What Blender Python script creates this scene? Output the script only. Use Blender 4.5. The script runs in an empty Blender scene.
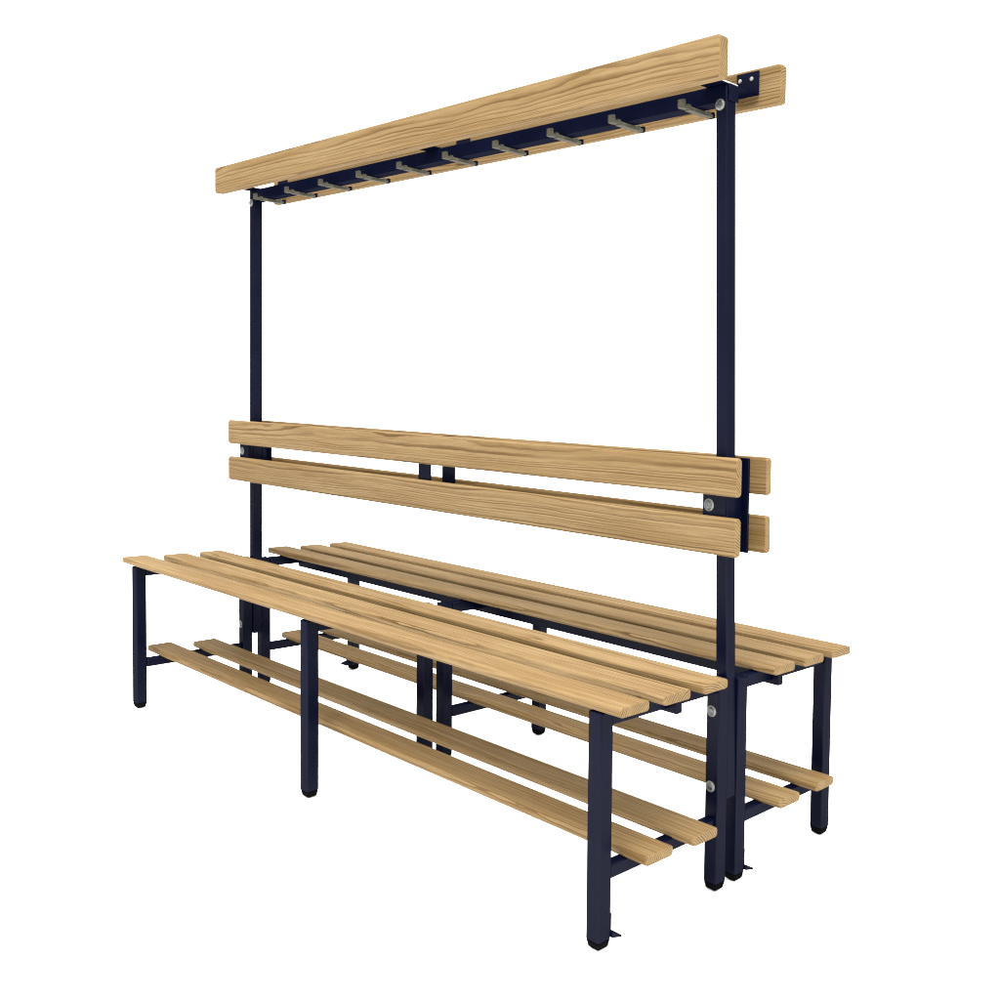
import bpy, bmesh, math, random
from mathutils import Matrix, Vector

random.seed(11)
scene = bpy.context.scene
col = scene.collection

# ------------------------------------------------------------------ materials
def new_mat(name):
    m = bpy.data.materials.new(name)
    m.use_nodes = True
    nt = m.node_tree
    nt.nodes.clear()
    return m, nt

def satin(n, color, gloss, rough, normal=None, tint=(1, 1, 1)):
    """matt body colour under a thin even sheen"""
    d = n.node('ShaderNodeBsdfDiffuse'); n.val(d.inputs['Color'], color) if not isinstance(color, tuple) else setattr(d.inputs['Color'], 'default_value', (*color, 1))
    g = n.node('ShaderNodeBsdfGlossy'); g.inputs['Roughness'].default_value = rough
    g.inputs['Color'].default_value = (*tint, 1)
    m = n.node('ShaderNodeMixShader'); n.val(m.inputs[0], gloss)
    n.link(d.outputs[0], m.inputs[1]); n.link(g.outputs[0], m.inputs[2])
    if normal is not None:
        n.link(normal, d.inputs['Normal']); n.link(normal, g.inputs['Normal'])
    out = n.node('ShaderNodeOutputMaterial'); n.link(m.outputs[0], out.inputs[0])

class N:
    """small helper round a node tree"""
    def __init__(s, nt):
        s.nt = nt
    def node(s, kind, **kw):
        n = s.nt.nodes.new(kind)
        for k, v in kw.items():
            setattr(n, k, v)
        return n
    def link(s, a, b):
        s.nt.links.new(a, b)
    def val(s, sock, v):
        if isinstance(v, (int, float)):
            sock.default_value = v
        else:
            s.link(v, sock)
    def math(s, op, a, b=0.0, c=None, clamp=False):
        n = s.node('ShaderNodeMath', operation=op, use_clamp=clamp)
        s.val(n.inputs[0], a)
        s.val(n.inputs[1], b)
        if c is not None:
            s.val(n.inputs[2], c)
        return n.outputs[0]
    def xyz(s, a, b, c):
        n = s.node('ShaderNodeCombineXYZ')
        for i, v in enumerate((a, b, c)):
            s.val(n.inputs[i], v)
        return n.outputs[0]
    def noise(s, vec, scale=1.0, detail=2.0, rough=0.5):
        n = s.node('ShaderNodeTexNoise')
        s.link(vec, n.inputs['Vector'])
        n.inputs['Scale'].default_value = scale
        n.inputs['Detail'].default_value = detail
        n.inputs['Roughness'].default_value = rough
        return n.outputs[0]
    def mix(s, f, a, b):
        n = s.node('ShaderNodeMix', data_type='RGBA')
        s.val(n.inputs['Factor'], f)
        for k, v in (('A', a), ('B', b)):
            sock = [i for i in n.inputs if i.name == k and i.type == 'RGBA'][0]
            if isinstance(v, tuple):
                sock.default_value = (*v, 1)
            else:
                s.link(v, sock)
        return [o for o in n.outputs if o.type == 'RGBA'][0]
    def smooth(s, v, a, b):
        n = s.node('ShaderNodeMapRange', interpolation_type='SMOOTHSTEP')
        s.val(n.inputs['Value'], v)
        n.inputs['From Min'].default_value = a
        n.inputs['From Max'].default_value = b
        return n.outputs['Result']

def pine_material():
    """solid pine: growth rings round a pith beside each board, read per board from its object colour
    (red, green: where the pith lies; blue: which stretch of the trunk; alpha: how brown the board is)"""
    m, nt = new_mat('varnished_pine')
    n = N(nt)
    tc = n.node('ShaderNodeTexCoord')
    oi = n.node('ShaderNodeObjectInfo')
    sep = n.node('ShaderNodeSeparateXYZ'); n.link(tc.outputs['Object'], sep.inputs[0])
    x, y, z = sep.outputs
    cs = n.node('ShaderNodeSeparateColor'); n.link(oi.outputs['Color'], cs.inputs[0])
    cr, cg, cb = cs.outputs
    tone = oi.outputs['Alpha']
    off = n.math('MULTIPLY', cb, 40.0)
    xo = n.math('ADD', x, off)
    # slow wander of the trunk along the board
    wand = n.noise(n.xyz(n.math('MULTIPLY', xo, 1.7), n.math('MULTIPLY', y, 6.0), n.math('MULTIPLY', z, 6.0)), 1.0, 2.0, 0.5)
    wand2 = n.noise(n.xyz(n.math('MULTIPLY', xo, 15.0), n.math('MULTIPLY', y, 45.0), n.math('MULTIPLY', z, 45.0)), 1.0, 2.0, 0.55)
    wy = n.noise(n.xyz(n.math('MULTIPLY', xo, 1.1), 3.3, 7.7), 1.0, 1.0, 0.5)
    yc = n.math('MULTIPLY', n.math('SUBTRACT', cr, 0.5), 0.20)
    zc = n.math('ADD', -0.014, n.math('MULTIPLY', cg, -0.08))
    yy = n.math('ADD', n.math('SUBTRACT', y, yc), n.math('MULTIPLY', n.math('SUBTRACT', wy, 0.5), 0.030))
    zz = n.math('ADD', n.math('SUBTRACT', z, zc), n.math('MULTIPLY', n.math('SUBTRACT', wand, 0.5), 0.026))
    r = n.math('SQRT', n.math('ADD', n.math('MULTIPLY', yy, yy), n.math('MULTIPLY', zz, zz)))
    r = n.math('ADD', r, n.math('MULTIPLY', n.math('SUBTRACT', wand2, 0.5), 0.0030))
    # ring width drifts from year to year
    yr = n.noise(n.xyz(n.math('MULTIPLY', r, 60.0), off, 0.0), 1.0, 2.0, 0.5)
    ph = n.math('ADD', n.math('DIVIDE', r, 0.0047), n.math('MULTIPLY', yr, 4.5))
    fr = n.math('FRACT', ph)
    late = n.math('MULTIPLY', n.smooth(fr, 0.45, 0.90), n.math('SUBTRACT', 1.0, n.smooth(fr, 0.93, 1.0)))
    amt = n.noise(n.xyz(n.math('MULTIPLY', xo, 2.3), n.math('MULTIPLY', r, 140.0), 2.0), 1.0, 2.0, 0.6)
    late = n.math('MULTIPLY', late, n.smooth(amt, 0.20, 0.66))
    # fine fibres and pores
    fib = n.noise(n.xyz(n.math('MULTIPLY', xo, 14.0), n.math('MULTIPLY', y, 900.0), n.math('MULTIPLY', z, 900.0)), 1.0, 3.0, 0.6)
    fib2 = n.noise(n.xyz(n.math('MULTIPLY', xo, 4.0), n.math('MULTIPLY', y, 160.0), n.math('MULTIPLY', z, 160.0)), 1.0, 3.0, 0.6)
    blot = n.noise(n.xyz(n.math('MULTIPLY', xo, 2.2), n.math('MULTIPLY', y, 38.0), n.math('MULTIPLY', z, 38.0)), 1.0, 3.0, 0.6)
    c = n.mix(n.smooth(blot, 0.3, 0.72), EARLY_A, EARLY_B)
    c = n.mix(n.math('MULTIPLY', late, 0.88), c, LATE)
    c = n.mix(n.math('MULTIPLY', n.smooth(fib, 0.42, 0.75), 0.42), c, LATE)
    c = n.mix(n.math('MULTIPLY', n.smooth(fib2, 0.45, 0.75), 0.5), c, FIBRE)
    c = n.mix(n.math('MULTIPLY', tone, 0.62), c, BROWN)
    # sawn ends: the open pores drink the varnish, so the rings stand out finer and darker there
    ge = n.node('ShaderNodeNewGeometry')
    sn = n.node('ShaderNodeSeparateXYZ'); n.link(ge.outputs['True Normal'], sn.inputs[0])
    end = n.smooth(n.math('ABSOLUTE', sn.outputs[0]), 0.80, 0.97)
    fe = n.math('FRACT', n.math('ADD', n.math('DIVIDE', r, 0.0050), n.math('MULTIPLY', yr, 1.5)))
    le = n.math('MULTIPLY', n.smooth(fe, 0.30, 0.80), n.math('SUBTRACT', 1.0, n.smooth(fe, 0.88, 1.0)))
    c = n.mix(end, c, n.mix(n.math('MULTIPLY', n.math('MULTIPLY', le, 0.85), n.smooth(blot, 0.15, 0.65)), END_PALE, END_DARK))
    bump = n.node('ShaderNodeBump'); bump.inputs['Strength'].default_value = 0.25; bump.inputs['Distance'].default_value = 0.0006
    n.link(n.math('ADD', fib, n.math('MULTIPLY', late, 0.5)), bump.inputs['Height'])
    lw = n.node('ShaderNodeLayerWeight'); lw.inputs['Blend'].default_value = 0.5
    sheen = n.math('MULTIPLY_ADD', n.math('POWER', lw.outputs['Facing'], 3.0), 0.020, 0.006)
    satin(n, c, sheen, 0.42, bump.outputs[0])
    return m

EARLY_A = (0.110, 0.0765, 0.0375)
EARLY_B = (0.084, 0.0540, 0.0230)
LATE = (0.029, 0.0140, 0.0034)
FIBRE = (0.058, 0.0325, 0.0098)
BROWN = (0.054, 0.0290, 0.0070)
END_PALE = (0.098, 0.066, 0.030)
END_DARK = (0.020, 0.0095, 0.0026)

def paint_material():
    m, nt = new_mat('navy_powder_coat')
    n = N(nt)
    tc = n.node('ShaderNodeTexCoord')
    big = n.noise(tc.outputs['Object'], 7.0, 3.0, 0.6)
    c = n.mix(n.smooth(big, 0.3, 0.75), (0.0006, 0.0010, 0.0044), (0.0011, 0.0016, 0.0060))
    fine = n.noise(tc.outputs['Object'], 700.0, 2.0, 0.6)
    bump = n.node('ShaderNodeBump'); bump.inputs['Strength'].default_value = 0.35; bump.inputs['Distance'].default_value = 0.0006
    n.link(fine, bump.inputs['Height'])
    satin(n, c, 0.0032, 0.30, bump.outputs[0])
    return m

def plain_material(name, c1, c2, scale, rough, metal=0.0, spec=0.3):
    m, nt = new_mat(name)
    n = N(nt)
    tc = n.node('ShaderNodeTexCoord')
    v = n.noise(tc.outputs['Object'], scale, 3.0, 0.6)
    c = n.mix(n.smooth(v, 0.3, 0.7), c1, c2)
    p = n.node('ShaderNodeBsdfPrincipled')
    n.link(c, p.inputs['Base Color'])
    p.inputs['Roughness'].default_value = rough
    p.inputs['Metallic'].default_value = metal
    p.inputs['Specular IOR Level'].default_value = spec
    out = n.node('ShaderNodeOutputMaterial'); n.link(p.outputs[0], out.inputs[0])
    return m

PINE = pine_material()
NAVY = paint_material()
def rubber_material():
    m, nt = new_mat('black_plastic')
    n = N(nt)
    tc = n.node('ShaderNodeTexCoord')
    v = n.noise(tc.outputs['Object'], 60.0, 3.0, 0.6)
    satin(n, n.mix(v, (0.0006, 0.0006, 0.0008), (0.0011, 0.0011, 0.0013)), 0.0012, 0.4)
    return m
RUBBER = rubber_material()
ZINC = plain_material('zinc_plated_steel', (0.06, 0.063, 0.056), (0.10, 0.102, 0.085), 90, 0.45, 0.5)
BOLT_HEAD = plain_material('dulled_bolt_head', (0.022, 0.024, 0.028), (0.060, 0.062, 0.064), 260, 0.35, 0.7)
HOOK = plain_material('dull_cast_aluminium', (0.024, 0.0225, 0.0165), (0.036, 0.034, 0.026), 120, 0.6, 0.0, 0.02)
EDGE = plain_material('worn_edge_highlight', (0.20, 0.20, 0.205), (0.26, 0.26, 0.26), 90, 0.4, 0.3)
FLOOR = plain_material('white_floor', (0.93, 0.93, 0.93), (0.94, 0.94, 0.94), 1.0, 0.9, 0, 0.0)

# ------------------------------------------------------------------ building
PLUMB = -0.013          # the photographed frame stands a touch out of plumb
def stand(p):
    return Vector((p[0] + PLUMB * p[2], p[1] + PLUMB * p[2], p[2]))

def link(name, bm, mat, parent, at, mats=()):
    """one mesh object with its origin at `at`; bm holds scene coordinates"""
    o0 = stand(at)
    for v in bm.verts:
        v.co = stand(v.co) - o0
    bmesh.ops.recalc_face_normals(bm, faces=bm.faces)
    me = bpy.data.meshes.new(name)
    bm.to_mesh(me); bm.free()
    me.materials.append(mat)
    for mm in mats:
        me.materials.append(mm)
    o = bpy.data.objects.new(name, me)
    col.objects.link(o)
    o.parent = parent
    base = Vector((0, 0, 0))
    a = parent
    while a is not None:
        base += a.location
        a = a.parent
    o.location = o0 - base
    return o

def hexa(bm, c8):
    vs = [bm.verts.new(c) for c in c8]
    for f in ((0, 3, 2, 1), (4, 5, 6, 7), (0, 1, 5, 4), (1, 2, 6, 5), (2, 3, 7, 6), (3, 0, 4, 7)):
        bm.faces.new([vs[i] for i in f])
    return vs

def box(bm, x0, x1, y0, y1, z0, z1, bev=0.0, seg=2):
    vs = hexa(bm, [(x0, y0, z0), (x1, y0, z0), (x1, y1, z0), (x0, y1, z0),
                   (x0, y0, z1), (x1, y0, z1), (x1, y1, z1), (x0, y1, z1)])
    if bev:
        es = {e for v in vs for e in v.link_edges}
        r = bmesh.ops.bevel(bm, geom=list(es), offset=bev, segments=seg, profile=0.5, affect='EDGES')
        for f in r['faces']:
            f.smooth = True
    return bm

def cyl(bm, c, axis, r, h, seg=20, dome=0.0, r2=None):
    """a short cylinder or domed head that starts at c and runs h along axis"""
    ax = Vector(axis).normalized()
    u = ax.orthogonal().normalized(); w = ax.cross(u)
    c = Vector(c)
    prof = [(r, 0.0), (r if r2 is None else r2, h)]
    if dome:
        prof += [((r if r2 is None else r2) * math.cos(a), h + dome * math.sin(a)) for a in (0.45, 0.9, 1.3)]
    rings = []
    for rr, t in prof:
        rings.append([bm.verts.new(c + ax * t + (u * math.cos(2 * math.pi * i / seg) + w * math.sin(2 * math.pi * i / seg)) * rr) for i in range(seg)])
    for a, b in zip(rings, rings[1:]):
        for i in range(seg):
            f = bm.faces.new((a[i], a[(i + 1) % seg], b[(i + 1) % seg], b[i])); f.smooth = dome > 0
    bm.faces.new(rings[0][::-1]); bm.faces.new(rings[-1])
    return bm

def label(o, text):
    o['label'] = text

# --- the setting
bm = bmesh.new()
S = 40.0
vs = [bm.verts.new(p) for p in ((-S, -S, 0), (S, -S, 0), (S, S, 0), (-S, S, 0))]
bm.faces.new(vs)
me = bpy.data.meshes.new('floor'); bm.to_mesh(me); bm.free(); me.materials.append(FLOOR)
floor = bpy.data.objects.new('floor', me); col.objects.link(floor)
floor['kind'] = 'structure'; floor['label'] = 'plain white seamless studio floor under the bench'

# --- the one thing
bench = bpy.data.objects.new('changing_room_bench', None)
bench.empty_display_size = 0.2
col.objects.link(bench)
bench['label'] = 'double-sided pine changing room bench with navy steel frame, backrests and a row of coat hooks'
bench['category'] = 'bench'

def board(name, x0, x1, y0, y1, z0, z1, grain, bev=0.0065, seg=7, corner=0.0045):
    """a pine board; grain = (pith across, pith depth, stretch of trunk, brownness)"""
    b = bmesh.new()
    # rounded section lofted along the board, drawn in a little at each end so the corners are eased
    wide_z = (z1 - z0) > (y1 - y0)
    a, c = ((z1 - z0) / 2, (y1 - y0) / 2) if wide_z else ((y1 - y0) / 2, (z1 - z0) / 2)
    ym, zm = (y0 + y1) / 2, (z0 + z1) / 2
    ease = 0.0016
    steps = []
    for t in (0.0, 0.0006, 0.0016, 0.003, corner * 0.65, corner):
        wi = corner - math.sqrt(max(corner ** 2 - (corner - t) ** 2, 0)) if t < corner else 0.0
        th = ease - math.sqrt(max(ease ** 2 - (ease - t) ** 2, 0)) if t < ease else 0.0
        steps.append((t, max(wi, th), th))
    rings = []
    for x, wi, th in [(x0 + t, w_, h_) for t, w_, h_ in steps] + [(x1 - t, w_, h_) for t, w_, h_ in reversed(steps)]:
        A, Cc = a - wi, c - th
        rr = min(bev, Cc * 0.98)
        ring = []
        for q, (su, sv) in enumerate(((1, 1), (-1, 1), (-1, -1), (1, -1))):
            for k in range(seg + 1):
                an = math.pi / 2 * (q + k / seg)
                u = su * (A - rr) + rr * math.cos(an)
                v = sv * (Cc - rr) + rr * math.sin(an)
                ring.append(b.verts.new((x, ym + v, zm + u) if wide_z else (x, ym + u, zm + v)))
        rings.append(ring)
    m_ = len(rings[0])
    for p_, q_ in zip(rings, rings[1:]):
        for k in range(m_):
            b.faces.new((p_[k], p_[(k + 1) % m_], q_[(k + 1) % m_], q_[k]))
    b.faces.new(rings[0]); b.faces.new(rings[-1][::-1])
    up = (z1 - z0) > (y1 - y0)                  # standing on edge: turn its local frame so the grain faces its wide side
    at = ((x0 + x1) / 2, (y0 + y1) / 2, (z0 + z1) / 2)
    if up:
        # mesh in a frame rolled 90 degrees about X, object rolled back
        o0 = stand(at)
        rot = Matrix.Rotation(math.radians(90), 4, 'X')
        inv = rot.inverted()
        for v in b.verts:
            v.co = inv @ (stand(v.co) - o0)
        bmesh.ops.recalc_face_normals(b, faces=b.faces)
        me = bpy.data.meshes.new(name); b.to_mesh(me); b.free(); me.materials.append(PINE)
        o = bpy.data.objects.new(name, me); col.objects.link(o); o.parent = bench
        o.location = o0; o.rotation_euler = (math.radians(90), 0, 0)
    else:
        o = link(name, b, PINE, bench, at)
    o.color = grain
    return o

T = 0.0182
# front seat, then rear seat: three slats each (near edge to far edge of each slat)
for y0, y1, zt, x0, x1, g in (
        (-0.382, -0.3055, 0.4450, -1.027, 1.0, (0.86, 0.40, 0.11, 0.05)),
        (-0.267, -0.1905, 0.4442, -1.006, 1.0, (0.74, 0.35, 0.23, 0.0)),
        (-0.1535, -0.0775, 0.4436, -1.004, 1.0, (0.36, 0.75, 0.37, 0.14)),
        (0.0805, 0.1555, 0.4388, -1.002, 0.999, (0.90, 0.50, 0.52, 0.0)),
        (0.1905, 0.2665, 0.4382, -0.984, 0.999, (0.05, 0.45, 0.61, 0.03)),
        (0.3035, 0.3775, 0.4376, -0.985, 0.999, (0.25, 0.75, 0.77, 0.06))):
    board('seat_slat', x0, x1, y0, y1, zt - T, zt, g)
# shoe shelves under the seats
for y0, y1, zt, x0, g in (
        (-0.310, -0.234, 0.1675, -1.022, (0.70, 0.12, 0.15, 0.30)),
        (-0.178, -0.102, 0.1640, -0.997, (0.15, 0.62, 0.32, 0.04)),
        (0.1075, 0.1835, 0.1590, -0.962, (0.30, 0.66, 0.43, 0.12)),
        (0.2440, 0.3170, 0.1600, -0.975, (0.75, 0.25, 0.68, 0.18))):
    board('shelf_slat', x0, 1.0, y0, y1, zt - T, zt, g)
# backrests: two slats on each side
YB0, YB1 = -0.0583, -0.0413
for s in (0, 1):
    y0, y1 = ((YB0, YB1), (-YB1, -YB0))[s]
    for z0, z1, g in ((0.7855, 0.8605, ((0.70, 0.48, 0.18, 0.08), (0.2, 0.5, 0.8, 0.34))[s]),
                      (0.6700, 0.7448, ((0.88, 0.52, 0.58, 0.04), (0.85, 0.6, 0.9, 0.55))[s])):  # rear slats browner: shade from the front ones is put into their tone
        board('backrest_slat', -0.9955, 0.9955, y0, y1, z0, z1, g, 0.0060)
# hat shelf: two boards on edge
YS0, YS1 = -0.1098, -0.0835
YS2 = 0.0905                # inner face of the rear board
board('hat_shelf_board', -0.9767, 0.9767, YS0, YS1, 1.5655, 1.6440, (0.74, 0.55, 0.255, 0.16), 0.0032, 5, 0.007)
board('hat_shelf_board', -0.9767, 0.9767, YS2, -YS0, 1.5610, 1.6400, (0.20, 0.30, 0.44, 0.10), 0.0040, 5, 0.007)

# --- steel frame
H = 0.0158                                    # half a tube
XL = 0.9410
def tube(name, x0, x1, y0, y1, z0, z1, parent=None, bev=0.003):
    b = box(bmesh.new(), x0, x1, y0, y1, z0, z1, bev, 2)
    return link(name, b, NAVY, parent or bench, ((x0 + x1) / 2, (y0 + y1) / 2, z0))

def bolt(parent, c, axis, r=0.0110):
    b = bmesh.new()
    ax = Vector(axis)
    cyl(b, Vector(c), ax, r, 0.0014)                                       # washer
    cyl(b, Vector(c) + ax * 0.0014, ax, r * 0.93, 0.0016, 20, 0.0, r * 0.70)   # bright rim of the head
    n0 = len(b.faces)
    cyl(b, Vector(c) + ax * 0.0030, ax, r * 0.70, 0.0006, 20, 0.0012)      # duller middle
    b.faces.ensure_lookup_table()
    for f in b.faces[n0:]:
        f.material_index = 1
    return link('bolt', b, ZINC, parent, c, (BOLT_HEAD,))

def leg(x, y, top, plate=None, bolts=(), front=-1):
    o = tube('leg', x - H, x + H, y - H, y + H, 0.0165, top)
    b = bmesh.new()                                                        # plastic foot, plugged into the tube
    h = H - 0.0006
    lo = h * 0.76
    hexa(b, [(x - lo, y - lo, 0.0), (x + lo, y - lo, 0.0), (x + lo, y + lo, 0.0), (x - lo, y + lo, 0.0),
             (x - h, y - h, 0.0162), (x + h, y - h, 0.0162), (x + h, y + h, 0.0162), (x - h, y + h, 0.0162)])
    bmesh.ops.bevel(b, geom=[e for e in b.edges if max(v.co.z for v in e.verts) < 0.001], offset=0.0085, segments=4, profile=0.5, affect='EDGES')
    bmesh.ops.bevel(b, geom=[e for e in b.edges if abs(e.verts[0].co.z - e.verts[1].co.z) > 0.004], offset=0.0025, segments=2, profile=0.5, affect='EDGES')
    link('foot_cap', b, RUBBER, o, (x, y, 0.0))
    if plate:                                                              # bent floor-fixing lug
        sx, sy = plate
        b = bmesh.new()
        xa, xb = sorted((x - sx * 0.012, x + sx * 0.0135))
        ya, yb = sorted((y + sy * (H + 0.0004), y + sy * (H + 0.0034)))
        box(b, xa, xb, ya, yb, 0.0300, 0.0620)
        xc, xd = sorted((x - sx * 0.012, x + sx * 0.0190))
        xe, xf = sorted((x - sx * 0.008, x + sx * 0.0260))
        y1, y2 = y + sy * (H + 0.0004), y + sy * (H + 0.0180)
        hexa(b, [(xc, y1, 0.0200), (xd, y1, 0.0200), (xf, y2, 0.0185), (xe, y2, 0.0185),
                 (xc, y1, 0.0299), (xd, y1, 0.0299), (xf, y2, 0.0220), (xe, y2, 0.0220)])
        link('fixing_lug', b, NAVY, o, (x, y + sy * H, 0.022))
    for z in bolts:
        bolt(o, (x - 0.002, y + front * H, z), (0, front, 0))
    return o

YO, YI = 0.3635, 0.0318
for s in (-1, 1):                                                          # -1: front bench, 1: rear bench
    top = 0.4250 if s < 0 else 0.4190
    sh = 0.1490 if s < 0 else 0.1405
    for x in (-XL, 0.0, XL):
        diag = (x > 0.5 and s < 0) or (x < -0.5 and s > 0)
        xo = x + {(-1, 1): -0.004, (-1, 0): -0.008, (-1, -1): -0.010, (1, 1): -0.004, (1, 0): 0.013, (1, -1): 0.016}[(s, (x > 0) - (x < 0))]
        xi = x + (0.005 if x < -0.5 else 0.0)
        leg(xo, s * YO, top - 0.0002, (-s, -s) if diag else None)
        idiag = (x > 0.5 and s > 0) or (x < -0.5 and s < 0)
        leg(xi, s * YI, top - 0.0002, (s, s) if idiag else None, (0.361, 0.211) if (abs(x) > 0.5) else (), s)
        # cross rails between the pair of legs
        ya, yb = sorted((s * (YO - H), s * (YI + H)))
        xr = (xo + xi) / 2
        tube('seat_rail', xr - H + 0.0055, xr + H - 0.0055, ya, yb, top - 0.0280, top)
        if s < 0 and x == 0.0:
            continue                                                       # the front shelf has no rail halfway
        ya, yb = sorted((s * (YO - H), s * (YI + H)))
        tube('shelf_rail', xr - 0.0112, xr + 0.0112, ya, yb, sh - 0.0255, sh)
    yc = -0.1860 if s < 0 else 0.1470
    tube('seat_bearer', -0.905 if s > 0 else -0.965, 0.9685, yc - 0.0085, yc + 0.0085, top - 0.0355, top - 0.0006, None, 0.0015)

# uprights, sandwiched between the two benches' inner legs
for sgn in (1, -1):
    if sgn > 0:
        xb, k = 0.9455, -0.0228
    else:
        xb, k = -0.9300, 0.0045
    z0, z1 = 0.1800, 1.5850
    b = bmesh.new()
    c8 = []
    for z in (z0, z1):
        xc = xb + k * z
        c8 += [(xc - 0.0134, -0.0153, z), (xc + 0.0134, -0.0153, z), (xc + 0.0134, 0.0153, z), (xc - 0.0134, 0.0153, z)]
    hexa(b, c8)
    r = bmesh.ops.bevel(b, geom=list(b.edges), offset=0.003, segments=2, profile=0.5, affect='EDGES')
    for f in r['faces']:
        f.smooth = True
    post = link('upright_post', b, NAVY, bench, (xb, 0, z0))
    xt = xb + k * 1.545
    bolt(post, (xt - 0.002, -0.0153, 1.5455), (0, -1, 0), 0.0112)
    # socket of the shelf bracket round the head of the post
    b = box(bmesh.new(), xt + 0.0140, xt + 0.0172, -0.012, 0.0185, 1.5530, 1.5850, 0.0008, 1)
    link('post_clip', b, NAVY, post, (xt + 0.0156, 0, 1.555))
    # straps that carry the backrest slats on both sides
    for s in (-1, 1):
        x0, x1 = ((0.9020, 0.9560) if sgn > 0 else (-0.9530, -0.9010))
        ya, yb = sorted((s * 0.0412, s * 0.0362))
        b = box(bmesh.new(), x0, x1, ya, yb, 0.677 if s < 0 else 0.667, 0.8565, 0.001, 1)
        st = link('backrest_strap', b, NAVY, bench, ((x0 + x1) / 2, s * 0.0387, 0.664))
        bolt(st, (x0 + 0.0165, s * 0.0412, 0.7645), (0, s, 0), 0.0122)
        # spacers between post and strap
        ya, yb = sorted((s * 0.0156, s * 0.0361))
        xm = xb + k * 0.76
        b = bmesh.new()
        box(b, xm - 0.012, xm + 0.012, ya, yb, 0.690, 0.845)
        link('spacer', b, NAVY, st, (xm, s * 0.026, 0.690))
for s in (-1, 1):                                                          # loose straps halfway along
    ya, yb = sorted((s * 0.0412, s * 0.0362))
    b = box(bmesh.new(), -0.0205, 0.0295, ya, yb, 0.680, 0.8565, 0.001, 1)
    link('backrest_strap', b, NAVY, bench, (0.004, s * 0.0387, 0.676))

# --- hook rail, shelf brackets and coat hooks
rail = bmesh.new()
box(rail, -0.9180, 0.8985, -0.0150, 0.0150, 1.5492, 1.5846, 0.002, 2)
link('hook_rail', rail, NAVY, bench, (0, 0, 1.549))

def bracket(x0, x1, worn):
    b = bmesh.new()
    t = 0.0030
    yf, yr = YS1 + 0.0004, YS2 - 0.0004
    box(b, x0, x1, yf, 0.018, 1.5852, 1.5852 + t)
    box(b, x0, x1, 0.018, yr, 1.5852, 1.5852 + t)
    box(b, x0, x1, yf, yf + t, 1.5852 + t, 1.630)
    box(b, x0, x1, yr - t, yr, 1.5852 + t, 1.6335)
    b.faces.ensure_lookup_table()
    for f in b.faces:                                                      # paint knocked off the plate's sawn edge, with its highlight put into the colour
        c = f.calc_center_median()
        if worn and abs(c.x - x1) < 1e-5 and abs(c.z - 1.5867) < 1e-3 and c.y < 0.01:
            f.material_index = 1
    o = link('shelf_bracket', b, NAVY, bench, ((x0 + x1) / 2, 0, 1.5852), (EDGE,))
    for xx in (x0 + 0.0085, x1 - 0.0165) if worn else ():
        s = bmesh.new()
        cyl(s, (xx, yr - t - 0.0002, 1.6195), (0, -1, 0), 0.0043, 0.0010, 16, 0.0008)
        link('screw', s, SCREW, o, (xx, yr - t, 1.6195))
    return o
SCREW = plain_material('bright_screw', (0.085, 0.085, 0.082), (0.14, 0.14, 0.135), 60, 0.35, 0.1)
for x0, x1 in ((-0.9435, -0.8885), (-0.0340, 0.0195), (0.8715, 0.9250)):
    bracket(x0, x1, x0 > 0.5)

def coat_hook(x):
    """a double hook: slim bar under the rail, a raised shoulder and a wide upturned tip at both ends"""
    zb, zt = 1.5412, 1.5486
    b = bmesh.new()
    def prism(prof, w0, w1):
        a = [b.verts.new((x + w0, y, z)) for y, z in prof]
        c = [b.verts.new((x + w1, y, z)) for y, z in prof]
        n = len(prof)
        for i in range(n):
            j = (i + 1) % n
            b.faces.new((a[i], a[j], c[j], c[i]))
        b.faces.new(a[::-1]); b.faces.new(c)
    for s in (-1, 1):
        e, h, w = (0.0560, 0.0098, 0.0075) if s < 0 else (0.0475, 0.0050, 0.0062)
        n0 = len(b.faces)
        # upturned tip
        prism([(s * e, zb + 0.001), (s * e, zt + h), (s * (e - 0.006), zt + h), (s * (e - 0.008), zb + 0.0006)], -w, w)
        # raised shoulder behind the tip
        prism([(s * (e - 0.0078), zb + 0.0003), (s * (e - 0.0078), zt - 0.001), (s * (e - 0.016), zt - 0.0005), (s * (e - 0.016), zt + 0.0036),
               (s * (e - 0.0225), zt + 0.0036), (s * (e - 0.031), zb + 0.003)], -0.0068, 0.0068)
        if s > 0:                                    # the tips on the far side take the rail's navy material
            b.faces.ensure_lookup_table()
            for f in b.faces[n0:n0 + 6]:
                f.material_index = 1
    prism([(-0.0335, zb), (-0.0335, zt), (0.0250, zt), (0.0250, zb)], -0.0074, 0.0074)
    return link('coat_hook', b, HOOK, bench, (x, 0, zb), (NAVY,))
for x in (-0.831, -0.648, -0.465, -0.2775, -0.0930, 0.0965, 0.2840, 0.4680, 0.6540, 0.8415):
    coat_hook(x)

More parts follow.
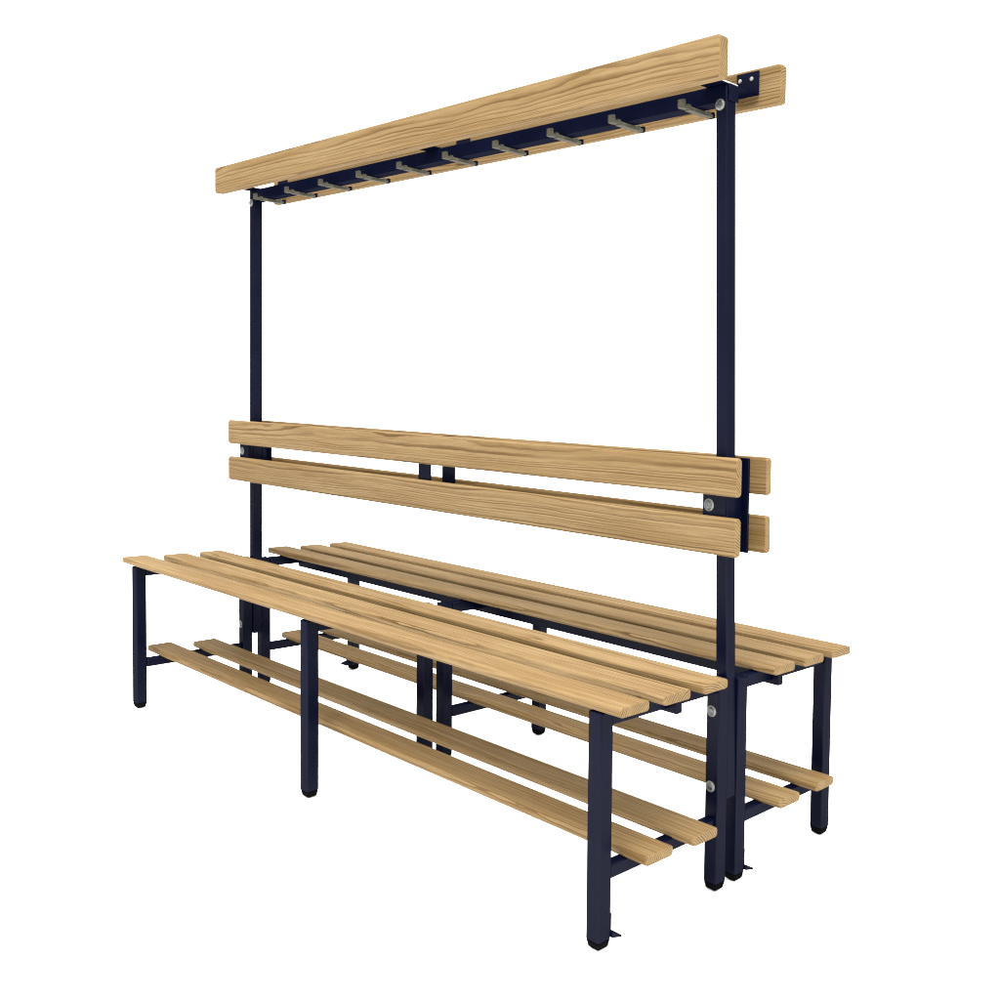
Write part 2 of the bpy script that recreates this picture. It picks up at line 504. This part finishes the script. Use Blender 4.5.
# ------------------------------------------------------------------ light
w = bpy.data.worlds.new('World'); scene.world = w
w.use_nodes = True
bg = w.node_tree.nodes.get('Background') or w.node_tree.nodes.new('ShaderNodeBackground')
bg.inputs['Color'].default_value = (1.0, 0.995, 0.985, 1)
bg.inputs['Strength'].default_value = 3.2

def area(name, loc, aim, size, power, color=(1, 1, 1)):
    l = bpy.data.lights.new(name, 'AREA'); l.shape = 'SQUARE'; l.size = size; l.energy = power; l.color = color
    o = bpy.data.objects.new(name, l); col.objects.link(o)
    o.location = loc
    o.rotation_euler = (Vector(aim) - Vector(loc)).to_track_quat('-Z', 'Y').to_euler()
    return o
area('key_softbox', (2.2, -2.6, 9.4), (0, 0, 0.7), 7.5, 6200, (1.0, 0.97, 0.93))

# ------------------------------------------------------------------ camera
TH, PITCH, ROLL, F = 0.75558, -0.04589, 0.03163, 1050.85
c, s = math.cos(TH), math.sin(TH)
R = Vector((c, s, 0)); D = Vector((-s, c, 0)); Z = Vector((0, 0, 1))
fwd = D * math.cos(PITCH) + Z * math.sin(PITCH)
up = Z * math.cos(PITCH) - D * math.sin(PITCH)
right2 = R * math.cos(ROLL) + up * math.sin(ROLL)
up2 = up * math.cos(ROLL) - R * math.sin(ROLL)
cam = bpy.data.cameras.new('camera')
cam.sensor_width = 36.0
cam.lens = F / 1000.0 * 36.0
cam.shift_x = (500 - 600.0) / 1000.0
cam.shift_y = (446.8 - 500) / 1000.0
cam.clip_start = 0.05; cam.clip_end = 300
co = bpy.data.objects.new('camera', cam); col.objects.link(co)
M = Matrix((( right2.x, up2.x, -fwd.x, 2.15818),
            ( right2.y, up2.y, -fwd.y, -1.69499),
            ( right2.z, up2.z, -fwd.z, 0.96594),
            (0, 0, 0, 1)))
co.matrix_world = M
scene.camera = co

scene.render.engine = 'CYCLES'
scene.render.resolution_x = 1024; scene.render.resolution_y = 1024
scene.view_settings.view_transform = 'Standard'
scene.view_settings.look = 'None'
scene.view_settings.exposure = 0.0
scene.view_settings.gamma = 1.0
scene.view_settings.use_curve_mapping = False
scene.cycles.use_denoising = True
scene.cycles.max_bounces = 8
scene.cycles.diffuse_bounces = 5
scene.cycles.filter_width = 1.15
